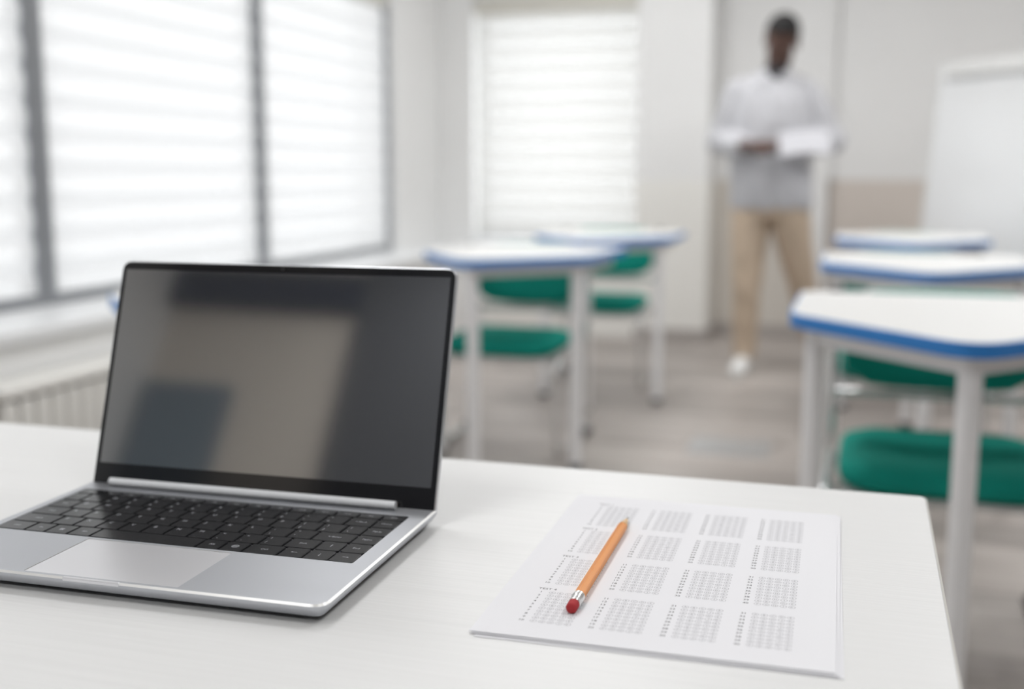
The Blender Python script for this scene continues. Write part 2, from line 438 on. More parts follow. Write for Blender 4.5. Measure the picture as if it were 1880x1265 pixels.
# ------------------------------------------------------------------ day and night blinds: every band a part
def blind(axis, a0, a1, d, z0, z1, label, ms, mh, pitch=0.112, part=0.062):
    root = thing('roller_blind', label, 'blind', (0, 0, 0), 0, 'banded roller blinds on the windows')
    L = a1 - a0
    def place(name, me, m, z, parent=root):
        o = obj(name, me, m, parent)
        if axis == 'y': o.location = (d, a0, z); o.rotation_euler = (0, 0, PI / 2)
        else: o.location = (a0, d, z)
        return o
    def band(h, bow):
        bm = bmesh.new(); n = 6
        V = [[bm.verts.new((x, bow * math.sin(PI * k / n), h * k / n)) for x in (0, L)] for k in range(n + 1)]
        for k in range(n): bm.faces.new((V[k][0], V[k][1], V[k + 1][1], V[k + 1][0]))
        me = bpy.data.meshes.new('band'); bm.to_mesh(me); bm.free()
        for p in me.polygons: p.use_smooth = True
        return me
    me_s = band(part, 0.007); me_s.materials.append(ms)
    me_h = band(pitch - part, -0.003); me_h.materials.append(mh)
    z = z1 - 0.09
    while z - pitch > z0 + 0.02:
        place('slat', me_s, None, z - part); place('sheer_band', me_h, None, z - pitch); z -= pitch
    bm = box(0, L, -0.008, 0.008, 0, 0.022, 0.004); place('bottom_rail', bm, m_sill, z - 0.022)
    bm = box(0, L, -0.035, 0.035, 0, 0.09, 0.012, 3); place('cassette', bm, m_blind_rail, z1 - 0.09)
    return root
names = ['banded white blind on the window level with the camera', 'banded white blind beside the front desk', 'banded white blind cut by the left photo edge',
         'widest banded white blind, directly above the laptop', 'banded white blind between two dark posts nearest the corner']
for i, (a, b2) in enumerate(WINS):
    blind('y', a + 0.045, b2 - 0.045, XL + 0.02 - 0.05, WIN_BOT + 0.012, WIN_TOP - 0.005, names[i], m_slat, m_sheer)
blind('x', BX0 + 0.014, BX1 - 0.004, YB + 0.036, 0.605, WIN_TOP + 0.05, 'bright white blind on the end wall window', m_slat_b, m_sheer_b, 0.107, 0.06)

# ------------------------------------------------------------------ radiator under the ledge
rad = thing('radiator', 'cream ribbed radiator under the window ledge', 'radiator', (XL + 0.32, 2.40, 0.0))
obj('body', box(0.030, 0.105, 0.0, 1.9, 0.24, 0.41, 0.006), m_rad_dark, rad)
obj('top_grille', box(0.022, 0.142, -0.01, 1.91, 0.415, 0.447, 0.008, 3), m_rad, rad)
obj('wall_bracket', box(0.002, 0.034, 0.3, 0.34, 0.27, 0.37), m_rad, rad)
obj('wall_bracket', box(0.002, 0.034, 1.5, 1.54, 0.27, 0.37), m_rad, rad)
rib = box(0, 0.032, 0, 0.050, 0.23, 0.408, 0.010, 2)
rib_o = obj('rib', rib, m_rad, rad); rib_o.location = (0.105, 0.004, 0)
for k in range(1, 30):
    o = rib_o.copy(); COL.objects.link(o); o.parent = rad; o.location = (0.105, 0.004 + k * 0.0638, 0)
obj('supply_pipe', tube(bmesh.new(), fillet([(0.07, 1.9, 0.27), (0.07, 1.98, 0.27), (0.07, 1.98, 0.0)], 0.03), 0.01), m_rad, rad)

# ------------------------------------------------------------------ ceiling fill lamps, added unseen above the frame to brighten the room
def lamp(x, y, power, label):
    r = thing('ceiling_fill_lamp', label, 'ceiling lamp', (x, y, ZC), 0, 'added ceiling fill lamps')
    obj('housing', box(-0.32, 0.32, -0.32, 0.32, -0.03, 0.0, 0.004), m_board_frame, r)
    obj('diffuser', box(-0.295, 0.295, -0.295, 0.295, -0.036, -0.03), m_lamp, r)
    ld = bpy.data.lights.new('fill_light', 'AREA'); ld.shape = 'SQUARE'; ld.size = 0.59; ld.energy = power; ld.color = (0.98, 0.988, 1.0)
    lo = bpy.data.objects.new('fill_light', ld); COL.objects.link(lo); lo.parent = r; lo.location = (0, 0, -0.04)
for i, (y, pw) in enumerate(FILL_LAMP_ROWS):
    for j, x in enumerate((-1.1, 1.0)):
        lamp(x, y, pw, 'added square ceiling fill lamp, row %s from the rear, %s line' % (['first', 'second', 'third', 'fourth', 'fifth'][i], ['window side', 'right hand'][j]))

# ================================================================== student tables
def make_table(name, label, loc, rz):
    t = thing(name, label, 'table', loc, rz, 'pointed student tables')
    out = [(0, 0), (0.315, 0.345), (0.315, 0.80), (-0.315, 0.80), (-0.315, 0.345)]
    P = round_poly(out, [0.085, 0.05, 0.04, 0.04, 0.05], 8)
    top = obj('tabletop', prism(inset_poly(P, 0.0035), 0.7235, 0.7505, 0.0015), m_ttop, t)
    bm = bmesh.new(); pi_ = inset_poly(P, 0.004)
    stack(bm, [at_z(pi_, 0.722), at_z(P, 0.723), at_z(P, 0.7485), at_z(pi_, 0.7495), at_z(pi_, 0.722)], False, False)
    smooth_by_angle(obj('edge_band', bm, m_blue, t), 30)
    for lx, ly in ((0, 0.085), (0.262, 0.365), (-0.262, 0.365)):
        bm = bmesh.new(); tube(bm, [(lx, ly, 0.018), (lx, ly, 0.722)], 0.0205, 20)
        leg = smooth_by_angle(obj('leg', bm, m_leg, t))
        bm = bmesh.new(); tube(bm, [(lx, ly, 0.0), (lx, ly, 0.012), (lx, ly, 0.022)], [0.024, 0.024, 0.0215], 16)
        obj('foot', bm, m_rubber, leg)
    # rails of the frame between the legs
    for a, b2 in (((0, 0.085), (0.262, 0.365)), ((0, 0.085), (-0.262, 0.365)), ((0.262, 0.365), (0.262, 0.74)), ((-0.262, 0.365), (-0.262, 0.74)), ((0.262, 0.74), (-0.262, 0.74))):
        a = Vector((*a, 0)); b2 = Vector((*b2, 0)); d = (b2 - a).normalized(); nrm = Vector((-d.y, d.x, 0)) * 0.010
        bm = bmesh.new(); poly = [a + nrm, a - nrm, b2 - nrm, b2 + nrm]
        stack(bm, [[p + Vector((0, 0, 0.688)) for p in poly], [p + Vector((0, 0, 0.7225)) for p in poly]])
        obj('rail', bm, m_leg, t)
    return t
tab = make_table('student_table', 'nearest student table on the right, white with a blue edge', (0.182, 1.900, 0), 0)
TABLES = [((0.190, 3.265, 0), 'second student table in the right row, behind the nearest one'),
          ((0.200, 4.655, 0), 'farthest student table in the right row, below the flip chart'),
          ((-1.215, 3.340, 0), 'left student table with a blue edge, just right of the laptop'),
          ((-1.118, 4.545, 0), 'far student table below the end wall window, nearest the person'),
          ((-1.336, 1.815, 0), 'student table by the window ledge, mostly hidden behind the laptop')]
for loc, lab in TABLES: dup(tab, loc, R(-5) if loc[0] == -1.215 else 0, lab)

# ================================================================== chairs: sled frame, green pads
def pad(bm, w, d, t, ex=7, ey=7, ez=3.2):
    """soft cushion: superellipse block, centred in x and y, base z = 0"""
    bmesh.ops.create_cube(bm, size=1.0)
    bmesh.ops.subdivide_edges(bm, edges=bm.edges[:], cuts=7, use_grid_fill=True)
    for v in bm.verts:
        p = v.co * 2
        L6 = abs(p.x) ** ex + abs(p.y) ** ey + abs(p.z) ** ez
        k = L6 ** (-1 / 4.2) if L6 > 1 else 1
        v.co = Vector((p.x * k * w / 2, p.y * k * d / 2, p.z * k * t / 2))
    return bm
def make_chair(label, loc):
    c = thing('student_chair', label, 'chair', loc, 0, 'green student chairs')
    HW = 0.240
    for s in (-1, 1):
        bm = bmesh.new()   # side frame: rear post, floor runner, front post
        pts = fillet([(s * HW, 0.03, 0.74), (s * HW, 0.0, 0.42), (s * HW, 0.0, 0.013), (s * HW, -0.425, 0.013), (s * HW, -0.435, 0.364), (s * HW, -0.02, 0.354)], 0.05, 6)
        tube(bm, pts, 0.0125, 14)
        fr = smooth_by_angle(obj('side_frame', bm, m_chrome, c), 50)
        for yy in (0.0, -0.40):
            if yy == 0.0:
                bm = bmesh.new(); tube(bm, [(s * HW, 0.03, 0.016), (s * HW, -0.055, 0.016)], 0.0195, 14); obj('glide', bm, m_rubber, fr)
        bm = bmesh.new(); tube(bm, [(s * HW, 0.03, 0.735), (s * HW, 0.0312, 0.748)], 0.0145, 12); obj('end_cap', bm, m_rubber, fr)
    for y, z in ((-0.33, 0.351), (-0.06, 0.351)):
        bm = bmesh.new(); tube(bm, [(-HW, y, z), (HW, y, z)], 0.011, 12); smooth_by_angle(obj('crossbar', bm, m_chrome, c), 50)
    bm = bmesh.new(); tube(bm, fillet([(-HW, 0.004, 0.50), (-0.16, 0.035, 0.495), (0.16, 0.035, 0.495), (HW, 0.004, 0.50)], 0.05), 0.011, 12)
    smooth_by_angle(obj('crossbar', bm, m_chrome, c), 50)
    bm = bmesh.new(); pad(bm, 0.43, 0.43, 0.075)
    for v in bm.verts:
        v.co.y += -0.235; v.co.z += 0.4015
        if v.co.z > 0.40: v.co.z -= 0.010 * math.cos(v.co.x * PI / 0.43) * math.cos((v.co.y + 0.235) * PI / 0.43)
    smooth_by_angle(obj('seat', bm, m_green, c), 80)
    bm = box(-0.20, 0.20, -0.43, -0.04, 0.3555, 0.3675, 0.004); obj('seat_shell', bm, m_shell, c)
    def bend(bm, off):
        for v in bm.verts:
            x, y, z = v.co; zz = 0.640 + z
            v.co = Vector((x, y + off + 0.055 * (1 - (x / 0.23) ** 2) * 1.0 + 0.085 * (zz - 0.42), zz - 0.02 * (1 - (x / 0.215) ** 2) * (1 if z < 0 else 0)))
    bm = bmesh.new(); pad(bm, 0.43, 0.036, 0.215, 9, 3.2, 9); bend(bm, -0.040)
    smooth_by_angle(obj('backrest', bm, m_green, c), 80)
    bm = bmesh.new(); pad(bm, 0.435, 0.014, 0.228, 9, 3.2, 9); bend(bm, -0.012)
    smooth_by_angle(obj('back_shell', bm, m_shell, c), 80)
    return c
ch = make_chair('green chair tucked under the nearest right table', (0.185, 2.765, 0))
for loc, lab in [((0.150, 4.125, 0), 'green chair at the second table of the right row'),
                 ((0.190, 5.52, 0), 'green chair at the farthest table of the right row'),
                 ((-1.255, 4.205, 0), 'green chair at the left table right of the laptop'),
                 ((-1.215, 5.56, 0), 'green chair at the far table below the end wall window')]:
    dup(ch, loc, 0, lab)

# ================================================================== flip chart at the right
fc = thing('flip_chart', 'white flip chart board leaning back on a stand at the far right', 'flip chart', (0.262, 5.93, 0), R(-45))
Wb, z0, z1, lean = 0.75, 0.60, 1.56, math.tan(R(5.2))
def bd(x0, x1, d0, d1, za, zb, bev=0.003):
    bm = box(x0, x1, d0, d1, za, zb, bev)
    for v in bm.verts: v.co.y += (v.co.z - z0) * lean
    return bm
obj('board', bd(0.012, Wb - 0.012, 0.0, 0.014, z0 + 0.012, z1 - 0.012), m_board, fc)
obj('frame_bar', bd(0, 0.014, -0.006, 0.02, z0, z1), m_board_frame, fc)
obj('frame_bar', bd(Wb - 0.014, Wb, -0.006, 0.02, z0, z1), m_board_frame, fc)
obj('frame_bar', bd(0.014, Wb - 0.014, -0.006, 0.02, z0, z0 + 0.014), m_board_frame, fc)
obj('frame_bar', bd(0.014, Wb - 0.014, -0.006, 0.02, z1 - 0.014, z1), m_board_frame, fc)
obj('clip_bar', bd(0.05, Wb - 0.05, -0.026, -0.006, z1 - 0.075, z1 - 0.02, 0.006), m_board_frame, fc)
obj('pen_tray', bd(0.10, Wb - 0.10, -0.06, -0.004, z0 - 0.004, z0 + 0.012, 0.003), m_board_frame, fc)
for a, b2 in (((0.14, 0.03, z0 + 0.3), (0.02, -0.12, 0.0)), ((Wb - 0.14, 0.03, z0 + 0.3), (Wb - 0.02, -0.12, 0.0)), ((Wb / 2, 0.16, z1 - 0.15), (Wb / 2, 0.60, 0.0))):
    bm = bmesh.new(); a = Vector(a); b2 = Vector(b2); a.y = (a.z - z0) * lean + 0.03
    tube(bm, [b2 + Vector((0, 0, 0.012)), a], 0.012, 12); lg = smooth_by_angle(obj('leg', bm, m_board_frame, fc), 50)
    bm = bmesh.new(); tube(bm, [b2, b2 + Vector((0, 0, 0.03))], 0.016, 12); obj('foot', bm, m_rubber, lg)

# floor box plate
fb = thing('floor_box', 'flat steel floor box cover set in the plank floor', 'floor box', (-0.445, 4.17, 0))
obj('rim', box(-0.15, 0.15, -0.13, 0.13, 0.0, 0.004, 0.0015), m_plate, fb)
obj('lid', box(-0.12, 0.12, -0.10, 0.10, 0.004, 0.008, 0.0015), m_plate, fb)

# ================================================================== the desk in front
dk = thing('teacher_desk', 'white wood grain desk top in the foreground', 'desk', (-0.65, 0.63, 0))
DX0, DX1, DY0, DY1 = -1.45 + 0.65, 0.0615 + 0.65, 0.24 - 0.63, 0.980 - 0.63
P = round_poly([(DX0, DY0), (DX1, DY0), (DX1, DY1), (DX0, DY1)], 0.007, 4)
obj('desktop', prism(inset_poly(P, 0.0012), 0.7265, 0.75, 0.0008), m_desk, dk)
bm = bmesh.new(); stack(bm, [at_z(inset_poly(P, 0.0016), 0.7262), at_z(P, 0.7275), at_z(P, 0.7488), at_z(inset_poly(P, 0.0013), 0.7496), at_z(inset_poly(P, 0.0016), 0.7262)], False, False)
smooth_by_angle(obj('edge_band', bm, m_desk_edge, dk), 30)
for x in (DX0 + 0.08, DX1 - 0.12):
    for y in (DY0 + 0.08, DY1 - 0.10):
        obj('leg', box(x - 0.02, x + 0.02, y - 0.02, y + 0.02, 0, 0.7262, 0.004), m_leg, dk)
obj('apron', box(DX0 + 0.10, DX1 - 0.14, DY1 - 0.11, DY1 - 0.09, 0.42, 0.7262, 0.002), m_desk_edge, dk)

# ================================================================== laptop
LW, LD, DECK = 0.308, 0.2075, 0.0130
lap = thing('laptop', 'open silver laptop with a dark blank screen', 'laptop', (0, 0, 0.75), R(1.7))
_c = Matrix.Rotation(R(1.7), 3, 'Z') @ Vector((-LW / 2, LD / 2, 0))     # front right corner fixed at (-0.299, 0.577)
lap.location = (-0.2995 + _c.x, 0.5768 + _c.y, 0.75)
def rrect(x0, x1, y0, y1, r, seg=5): return round_poly([(x0, y0), (x1, y0), (x1, y1), (x0, y1)], r, seg)
HW, HD = LW / 2, LD / 2
OUT = rrect(-HW, HW, -HD, HD, [0.011, 0.011, 0.005, 0.005], 6)
bm = bmesh.new()
stack(bm, [at_z(inset_poly(OUT, 0.014), 0.0022), at_z(inset_poly(OUT, 0.004), 0.0042), at_z(inset_poly(OUT, 0.0006), 0.0085), at_z(OUT, 0.0100), at_z(OUT, DECK - 0.0013)], True, False)
smooth_by_angle(obj('base', bm, m_alu, lap), 40)
bm = bmesh.new()
stack(bm, [at_z(OUT, DECK - 0.0013), at_z(inset_poly(OUT, 0.0013), DECK)], False, False)
smooth_by_angle(obj('polished_edge', bm, m_polish, lap), 30)
# deck with openings for keyboard and touchpad
KX0, KX1, KY0, KY1 = -HW + 0.0085, HW - 0.0140, -HD + 0.0745, -HD + 0.1815
TX0, TX1, TY0, TY1 = -HW + 0.0915, -HW + 0.2060, -HD + 0.0040, -HD + 0.0715
bm = bmesh.new()
def loop(poly, z):
    vs = [bm.verts.new((p.x, p.y, z)) for p in poly]
    return [bm.edges.new((vs[i], vs[(i + 1) % len(vs)])) for i in range(len(vs))]
KP = rrect(KX0, KX1, KY0, KY1, 0.002, 3); TP = rrect(TX0, TX1, TY0, TY1, 0.001, 2)
ed = loop(inset_poly(OUT, 0.0013), DECK) + loop(KP, DECK) + loop(TP, DECK)
bmesh.ops.triangle_fill(bm, use_beauty=True, use_dissolve=False, edges=ed)
obj('deck', bm, m_alu, lap)
bm = bmesh.new(); stack(bm, [at_z(KP, DECK - 0.0016), at_z(KP, DECK)], True, False); obj('keyboard_well', bm, m_well, lap)
bm = bmesh.new(); stack(bm, [at_z(TP, DECK - 0.001), at_z(TP, DECK)], True, False); obj('touchpad_gap', bm, m_polish, lap)
obj('touchpad', prism(inset_poly(TP, 0.0004), DECK - 0.0009, DECK - 0.00025), m_pad, lap)
bm = bmesh.new(); bx(bm, -0.030, 0.012, -HD - 0.0002, -HD + 0.0025, DECK - 0.0026, DECK + 0.0001, 0.0006); obj('opening_notch', bm, m_pad, lap)
for sx in (-1, 1):
    for sy in (-1, 1):
        obj('rubber_foot', prism([Vector((sx * 0.125 + 0.012 * math.cos(a), sy * 0.075 + 0.005 * math.sin(a))) for a in [2 * PI * k / 16 for k in range(16)]], 0.0, 0.0024), m_rubber, lap)
# keys
U = (KX1 - KX0) / 15.0
KM = {}
def key_mesh(w, d):
    k = (round(w, 5), round(d, 5))
    if k not in KM:
        bm = bmesh.new()
        P = rrect(0.0007, w - 0.0007, 0.0007, d - 0.0007, 0.0014, 2)
        stack(bm, [at_z(P, 0), at_z(P, 0.0014), at_z(inset_poly(P, 0.0004), 0.0017)])
        bmesh.ops.recalc_face_normals(bm, faces=bm.faces[:])
        me = bpy.data.meshes.new('key'); bm.to_mesh(me); bm.free(); me.materials.append(m_key); KM[k] = me
    return KM[k]
ROWS = [
    (0.0122, [(1, t) for t in ('Esc', 'F1', 'F2', 'F3', 'F4', 'F5', 'F6', 'F7', 'F8', 'F9', 'F10', 'F11', 'F12', 'Ins', 'Del')]),
    (0, [(0.85, '`')] + [(1, t) for t in '1234567890-='] + [(1.15, '<-Back'), (1, 'Home')]),
    (0, [(1.15, 'Tab')] + [(1, t) for t in 'QWERTYUIOP[]'] + [(0.85, '\\'), (1, 'PgUp')]),
    (0, [(1.4, 'Caps')] + [(1, t) for t in "ASDFGHJKL;'"] + [(1.6, '<-Enter'), (1, 'PgDn')]),
    (0, [(1.75, 'Shift')] + [(1, t) for t in 'ZXCVBNM,./'] + [(1.25, 'Shift'), (1, 'UP'), (1, 'End')]),
    (0, [(1.3, 'Ctrl'), (0.9, 'Fn'), (1, 'WIN'), (1, 'Alt'), (4.5, ''), (0.95, 'Alt'), (0.95, 'MENU'), (1.4, 'Ctrl'), (1, 'LEFT'), (1, 'DOWN'), (1, 'RIGHT')]),
]
KH = (KY1 - KY0 - 0.0122 - 0.001) / 5
SH = dict(zip("`1234567890-=[]\\;',./", '~!@#$%^&*()_+{}|:"<>?'))
def legend(t, w, d):
    f = Flat(); z = 0.00173
    if t in ('UP', 'DOWN', 'LEFT', 'RIGHT'):
        pts = [[(-0.0022, -0.0002), (0.0012, -0.0002), (0.0012, 0.0002), (-0.0022, 0.0002)], [(0.0012, -0.0008), (0.0026, 0), (0.0012, 0.0008)]]
        a = {'RIGHT': 0, 'UP': PI / 2, 'LEFT': PI, 'DOWN': -PI / 2}[t]; ca, sa = math.cos(a), math.sin(a)
        for q in pts: f.quad([(w / 2 + ca * x - sa * y, d / 2 + sa * x + ca * y) for x, y in q], z)
    elif t == 'WIN':
        for i in (0, 1):
            for j in (0, 1): f.quad([(w / 2 + (i - 1) * 0.0018 + a, d / 2 + (j - 1) * 0.0018 + b2) for a, b2 in ((0, 0), (0.0015, 0), (0.0015, 0.0015), (0, 0.0015))], z)
    elif t == 'MENU':
        for j in range(3): f.quad([(w / 2 - 0.002, d / 2 - 0.0015 + j * 0.0012), (w / 2 + 0.002, d / 2 - 0.0015 + j * 0.0012), (w / 2 + 0.002, d / 2 - 0.001 + j * 0.0012), (w / 2 - 0.002, d / 2 - 0.001 + j * 0.0012)], z)
        f.ring(w / 2, d / 2, 0.0028, 0.0004, 12, z)
    elif len(t) > 1 or not t.strip():
        if t: f.text(t, w / 2, d / 2, 0.0034 if len(t) > 3 else 0.0036, True, z)
    elif t.isalpha():
        f.text(t, 0.0036, d - 0.0068, 0.0046, False, z)
    else:
        f.text(t, 0.0036, 0.0036, 0.0042, False, z); f.text(SH[t], 0.0036, d - 0.0066, 0.0040, False, z)
    return f.mesh('legend') if f.v else None
ytop = KY1 - 0.0005
for h, keys in ROWS:
    h = h or KH
    x = KX0
    for wu, t in keys:
        w = wu * U
        k = obj('key', key_mesh(w, h), None, lap, (x, ytop - h, DECK - 0.0016))
        lm = legend(t, w, h)
        if lm: obj('legend', lm, m_legend, k)
        x += w
    ytop -= h
# lid, leaning back from the hinge
LIDL, TILT = 0.1965, R(18.0)
lid = obj('lid', bmesh.new(), m_alu_lid, lap)
bm = bmesh.new()
LP = rrect(-HW + 0.0005, HW - 0.0005, 0, LIDL, [0.003, 0.003, 0.009, 0.009], 6)
stack(bm, [at_z(inset_poly(LP, 0.0008), 0.0), at_z(LP, -0.0008), at_z(LP, -0.0042), at_z(inset_poly(LP, 0.0016), -0.0058)])
bmesh.ops.recalc_face_normals(bm, faces=bm.faces[:]); bm.to_mesh(lid.data); bm.free(); smooth_by_angle(lid, 40)
# lid frame: x right, y up along the lid, z out of the screen
lid.matrix_parent_inverse = Matrix.Identity(4)
lid.location = (0, HD - 0.0075, DECK - 0.0045)
lid.rotation_euler = (PI / 2 - TILT, 0, 0)
obj('screen_glass', prism(inset_poly(LP, 0.0011), 0.0, 0.0006), m_bezel, lid)
obj('display', prism(rrect(-HW + 0.0055, HW - 0.0055, 0.0215, LIDL - 0.0075, 0.0006, 2), 0.0006, 0.00075), m_display, lid)
bm = bmesh.new(); tube(bm, [(0, LIDL - 0.004, 0.0005), (0, LIDL - 0.004, 0.0008)], 0.0011, 12); obj('webcam', bm, m_lead, lid)
bm = bmesh.new(); tube(bm, [(-HW + 0.022, HD - 0.0118, DECK + 0.0032), (HW - 0.031, HD - 0.0118, DECK + 0.0032)], 0.0034, 16)
smooth_by_angle(obj('hinge_bar', bm, m_hinge, lap), 50)

# ================================================================== answer sheets
PC, PT = Vector((-0.1115, 0.7455)), R(1.3)
def sheet_mesh(lift, seed, curl):
    bm = bmesh.new(); nx, ny = 14, 18; w, h = 0.210, 0.297
    random.seed(seed)
    def zz(x, y):
        u, v = x / w, y / h
        c = curl * max(0, 1 - u * 5) ** 2 * max(0, 1 - v * 4) * 0.4
        return lift + c + 0.0005 * (0.5 + 0.5 * math.sin(7 * u + seed)) * (0.5 + 0.5 * math.cos(5 * v + seed)) * (1 if seed else 0)
    def grid(dz):
        return [[bm.verts.new((w * i / nx - w / 2, h * j / ny - h / 2, zz(w * i / nx, h * j / ny) + dz)) for i in range(nx + 1)] for j in range(ny + 1)]
    A, B = grid(0.00012), grid(0.0)
    for j in range(ny):
        for i in range(nx):
            bm.faces.new((A[j][i], A[j][i + 1], A[j + 1][i + 1], A[j + 1][i])); bm.faces.new((B[j][i], B[j + 1][i], B[j + 1][i + 1], B[j][i + 1]))
    rim = lambda G: G[0] + [r_[-1] for r_ in G[1:]] + G[-1][-2::-1] + [r_[0] for r_ in G[-2:0:-1]]
    ra, rb = rim(A), rim(B)
    for k in range(len(ra)): bm.faces.new((rb[k], rb[(k + 1) % len(rb)], ra[(k + 1) % len(ra)], ra[k]))
    return bm
def sheet(name, label, dx, dy, rot, lift, seed, curl):
    t = thing(name, label, 'paper', (PC.x + dx, PC.y + dy, 0.75), PT + rot, 'stacked answer sheets')
    o = obj('page', sheet_mesh(lift, seed, curl), m_paper, t, smooth=False)
    return t
s3 = sheet('paper_sheet', 'lowest answer sheet, its edge showing below the stack', 0.0035, -0.0035, R(0.25), 0.0003, 3, 0)
s2 = sheet('paper_sheet', 'middle answer sheet slightly askew under the top one', 0.0022, -0.0016, R(-0.2), 0.00095, 2, 0)
s1 = sheet('answer_sheet', 'top answer sheet printed with bubble grids under the pencil', 0, 0, 0, 0.0017, 0, 0.0)
TOPZ = 0.0017 + 0.00016
fb_, fn_, fh_ = Flat(), Flat(), Flat()
mm = 0.001
for test in range(4):
    ytop = (72.0 + 65.2 * (3 - test)) - 148.5
    fh_.text('TEST %d' % (test + 1), (22.5 - 105) * mm, (ytop + 4.6) * mm, 4.1 * mm)
    for colm in range(4):
        xb = 33.0 + 43.0 * colm - 105
        for r_ in range(10):
            yy = (ytop - 5.3 * r_) * mm
            nb = str(colm * 10 + r_ + 1)
            fn_.text(nb, (xb - 7.4) * mm, yy, 3.7 * mm, True)
            for k in range(5):
                xx = (xb + 5.3 * k) * mm
                fb_.ring(xx, yy, 1.95 * mm, 0.24 * mm, 14, 0, 1.12)
                fb_.text(('ABCDE' if r_ % 2 == 0 else 'FGHJK')[k], xx, yy, 2.7 * mm, True)
o = obj('printed_bubbles', fb_.mesh('printed_bubbles'), m_ink_light, s1, (0, 0, TOPZ)); o['kind'] = 'stuff'
o = obj('printed_numbers', fn_.mesh('printed_numbers'), m_ink, s1, (0, 0, TOPZ)); o['kind'] = 'stuff'
for fa in (fh_,): obj('printed_headings', fa.mesh('printed_headings'), m_ink, s1, (0, 0, TOPZ))

# ================================================================== pencil
P0 = Vector((-0.1615, 0.6400, 0.75)); P1 = Vector((-0.1650, 0.8300, 0.75))
ang = math.atan2(P1.y - P0.y, P1.x - P0.x)
pc = thing('pencil', 'orange hexagonal pencil with a red eraser lying on the answer sheet', 'pencil', (P0.x, P0.y, 0.75 + TOPZ + 0.0034), ang)
def hexring(x, r, rot=PI / 6):
    return [Vector((x, r * math.cos(rot + k * PI / 3), r * math.sin(rot + k * PI / 3))) for k in range(6)]
HR = 0.0039
bm = bmesh.new(); stack(bm, [hexring(0.0175, HR), hexring(0.166, HR)]); bmesh.ops.bevel(bm, geom=[e for e in bm.edges if abs((e.verts[0].co - e.verts[1].co).x) > 0.1], offset=0.0004, segments=2, affect='EDGES')
obj('barrel', bm, m_pencil, pc)
bm = bmesh.new(); tube(bm, [(0.166, 0, 0), (0.184, 0, 0)], [0.0037, 0.0010], 18); smooth_by_angle(obj('sharpened_wood', bm, m_wood, pc), 50)
bm = bmesh.new(); tube(bm, [(0.184, 0, 0), (0.1905, 0, 0)], [0.0010, 0.0002], 12); obj('lead', bm, m_lead, pc)
bm = bmesh.new()
xs = [(0.0045, 0.0038), (0.005, 0.0040), (0.0075, 0.0040), (0.008, 0.0037), (0.0087, 0.0037), (0.0092, 0.0040), (0.0112, 0.0040), (0.0117, 0.0037), (0.0124, 0.0037), (0.0129, 0.0041), (0.018, 0.0041)]
tube(bm, [(x, 0, 0) for x, r in xs], [r for x, r in xs], 24); smooth_by_angle(obj('ferrule', bm, m_ferrule, pc), 50)
bm = bmesh.new(); tube(bm, [(0.006, 0, 0), (-0.0018, 0, 0), (-0.0032, 0, 0), (-0.0038, 0, 0)], [0.0036, 0.0036, 0.0031, 0.0022], 24); smooth_by_angle(obj('eraser', bm, m_eraser, pc), 60)

# ================================================================== the person at the far end
def ell(bm, c, r, rot=None, seg=16, rings=10):
    res = bmesh.ops.create_uvsphere(bm, u_segments=seg, v_segments=rings, radius=1.0)
    M = Matrix.Translation(Vector(c)) @ (rot.to_4x4() if rot else Matrix.Identity(4)) @ Matrix.Diagonal((*r, 1))
    bmesh.ops.transform(bm, matrix=M, verts=res['verts'])
def limb(bm, pts, rads, seg=14, n=5):
    """tapered limb with round joints"""
    for i in range(len(pts) - 1):
        a, b2 = Vector(pts[i]), Vector(pts[i + 1])
        tube(bm, [a.lerp(b2, k / n) for k in range(n + 1)], [rads[i] + (rads[i + 1] - rads[i]) * k / n for k in range(n + 1)], seg)
    for p, r in zip(pts, rads): ell(bm, p, (r, r, r), None, 12, 8)
def rings(bm, prof, seg=24):
    """stack of ellipses (cx, cy, z, rx, ry)"""
    stack(bm, [[Vector((cx + rx * math.cos(2 * PI * k / seg), cy + ry * math.sin(2 * PI * k / seg), z)) for k in range(seg)] for cx, cy, z, rx, ry in prof])
def remeshed(name, bm, m, parent, voxel, smooth_it=6, fold=0.0, fold_scale=9.0):
    bmesh.ops.recalc_face_normals(bm, faces=bm.faces[:])
    me = bpy.data.meshes.new(name); bm.to_mesh(me); bm.free()
    o = bpy.data.objects.new(name, me); COL.objects.link(o)
    md = o.modifiers.new('r', 'REMESH'); md.mode = 'VOXEL'; md.voxel_size = voxel
    ms = o.modifiers.new('s', 'SMOOTH'); ms.factor = 0.5; ms.iterations = smooth_it
    dg = bpy.context.evaluated_depsgraph_get()
    me2 = bpy.data.meshes.new_from_object(o.evaluated_get(dg)); o.modifiers.clear(); o.data = me2
    bpy.data.meshes.remove(me)
    me2.name = name
    if fold:
        for v in me2.vertices:
            p = v.co
            q = mnoise.noise(Vector((p.x * fold_scale, p.y * fold_scale, p.z * fold_scale * 0.55 + p.x * 4)))
            q2 = mnoise.noise(Vector((p.x * 22 + 5, p.y * 22, p.z * 13)))
            v.co = p + v.normal * fold * ((1 - abs(q) * 2.4) * 0.8 - 0.5 + (0.5 - abs(q2)) * 0.45)
    me2.materials.clear(); me2.materials.append(m)
    for p in me2.polygons: p.use_smooth = True
    o.parent = parent
    return o
pe = thing('person', 'person in a loose white shirt and beige trousers looking down at their hands', 'person', (-0.462, 5.86, 0), R(-2))
HC = Vector((0.036, -0.045, 1.668))                       # head
HR_ = Matrix.Rotation(R(8), 3, 'Y') @ Matrix.Rotation(R(29), 3, 'X')     # chin down, crown leaning to the photo's right
def hd(x, y, z): return HC + HR_ @ Vector((x, y, z))
LS, LE, LWr = (-0.160, 0.004, 1.405), (-0.262, 0.03, 1.185), (-0.105, -0.205, 1.155)
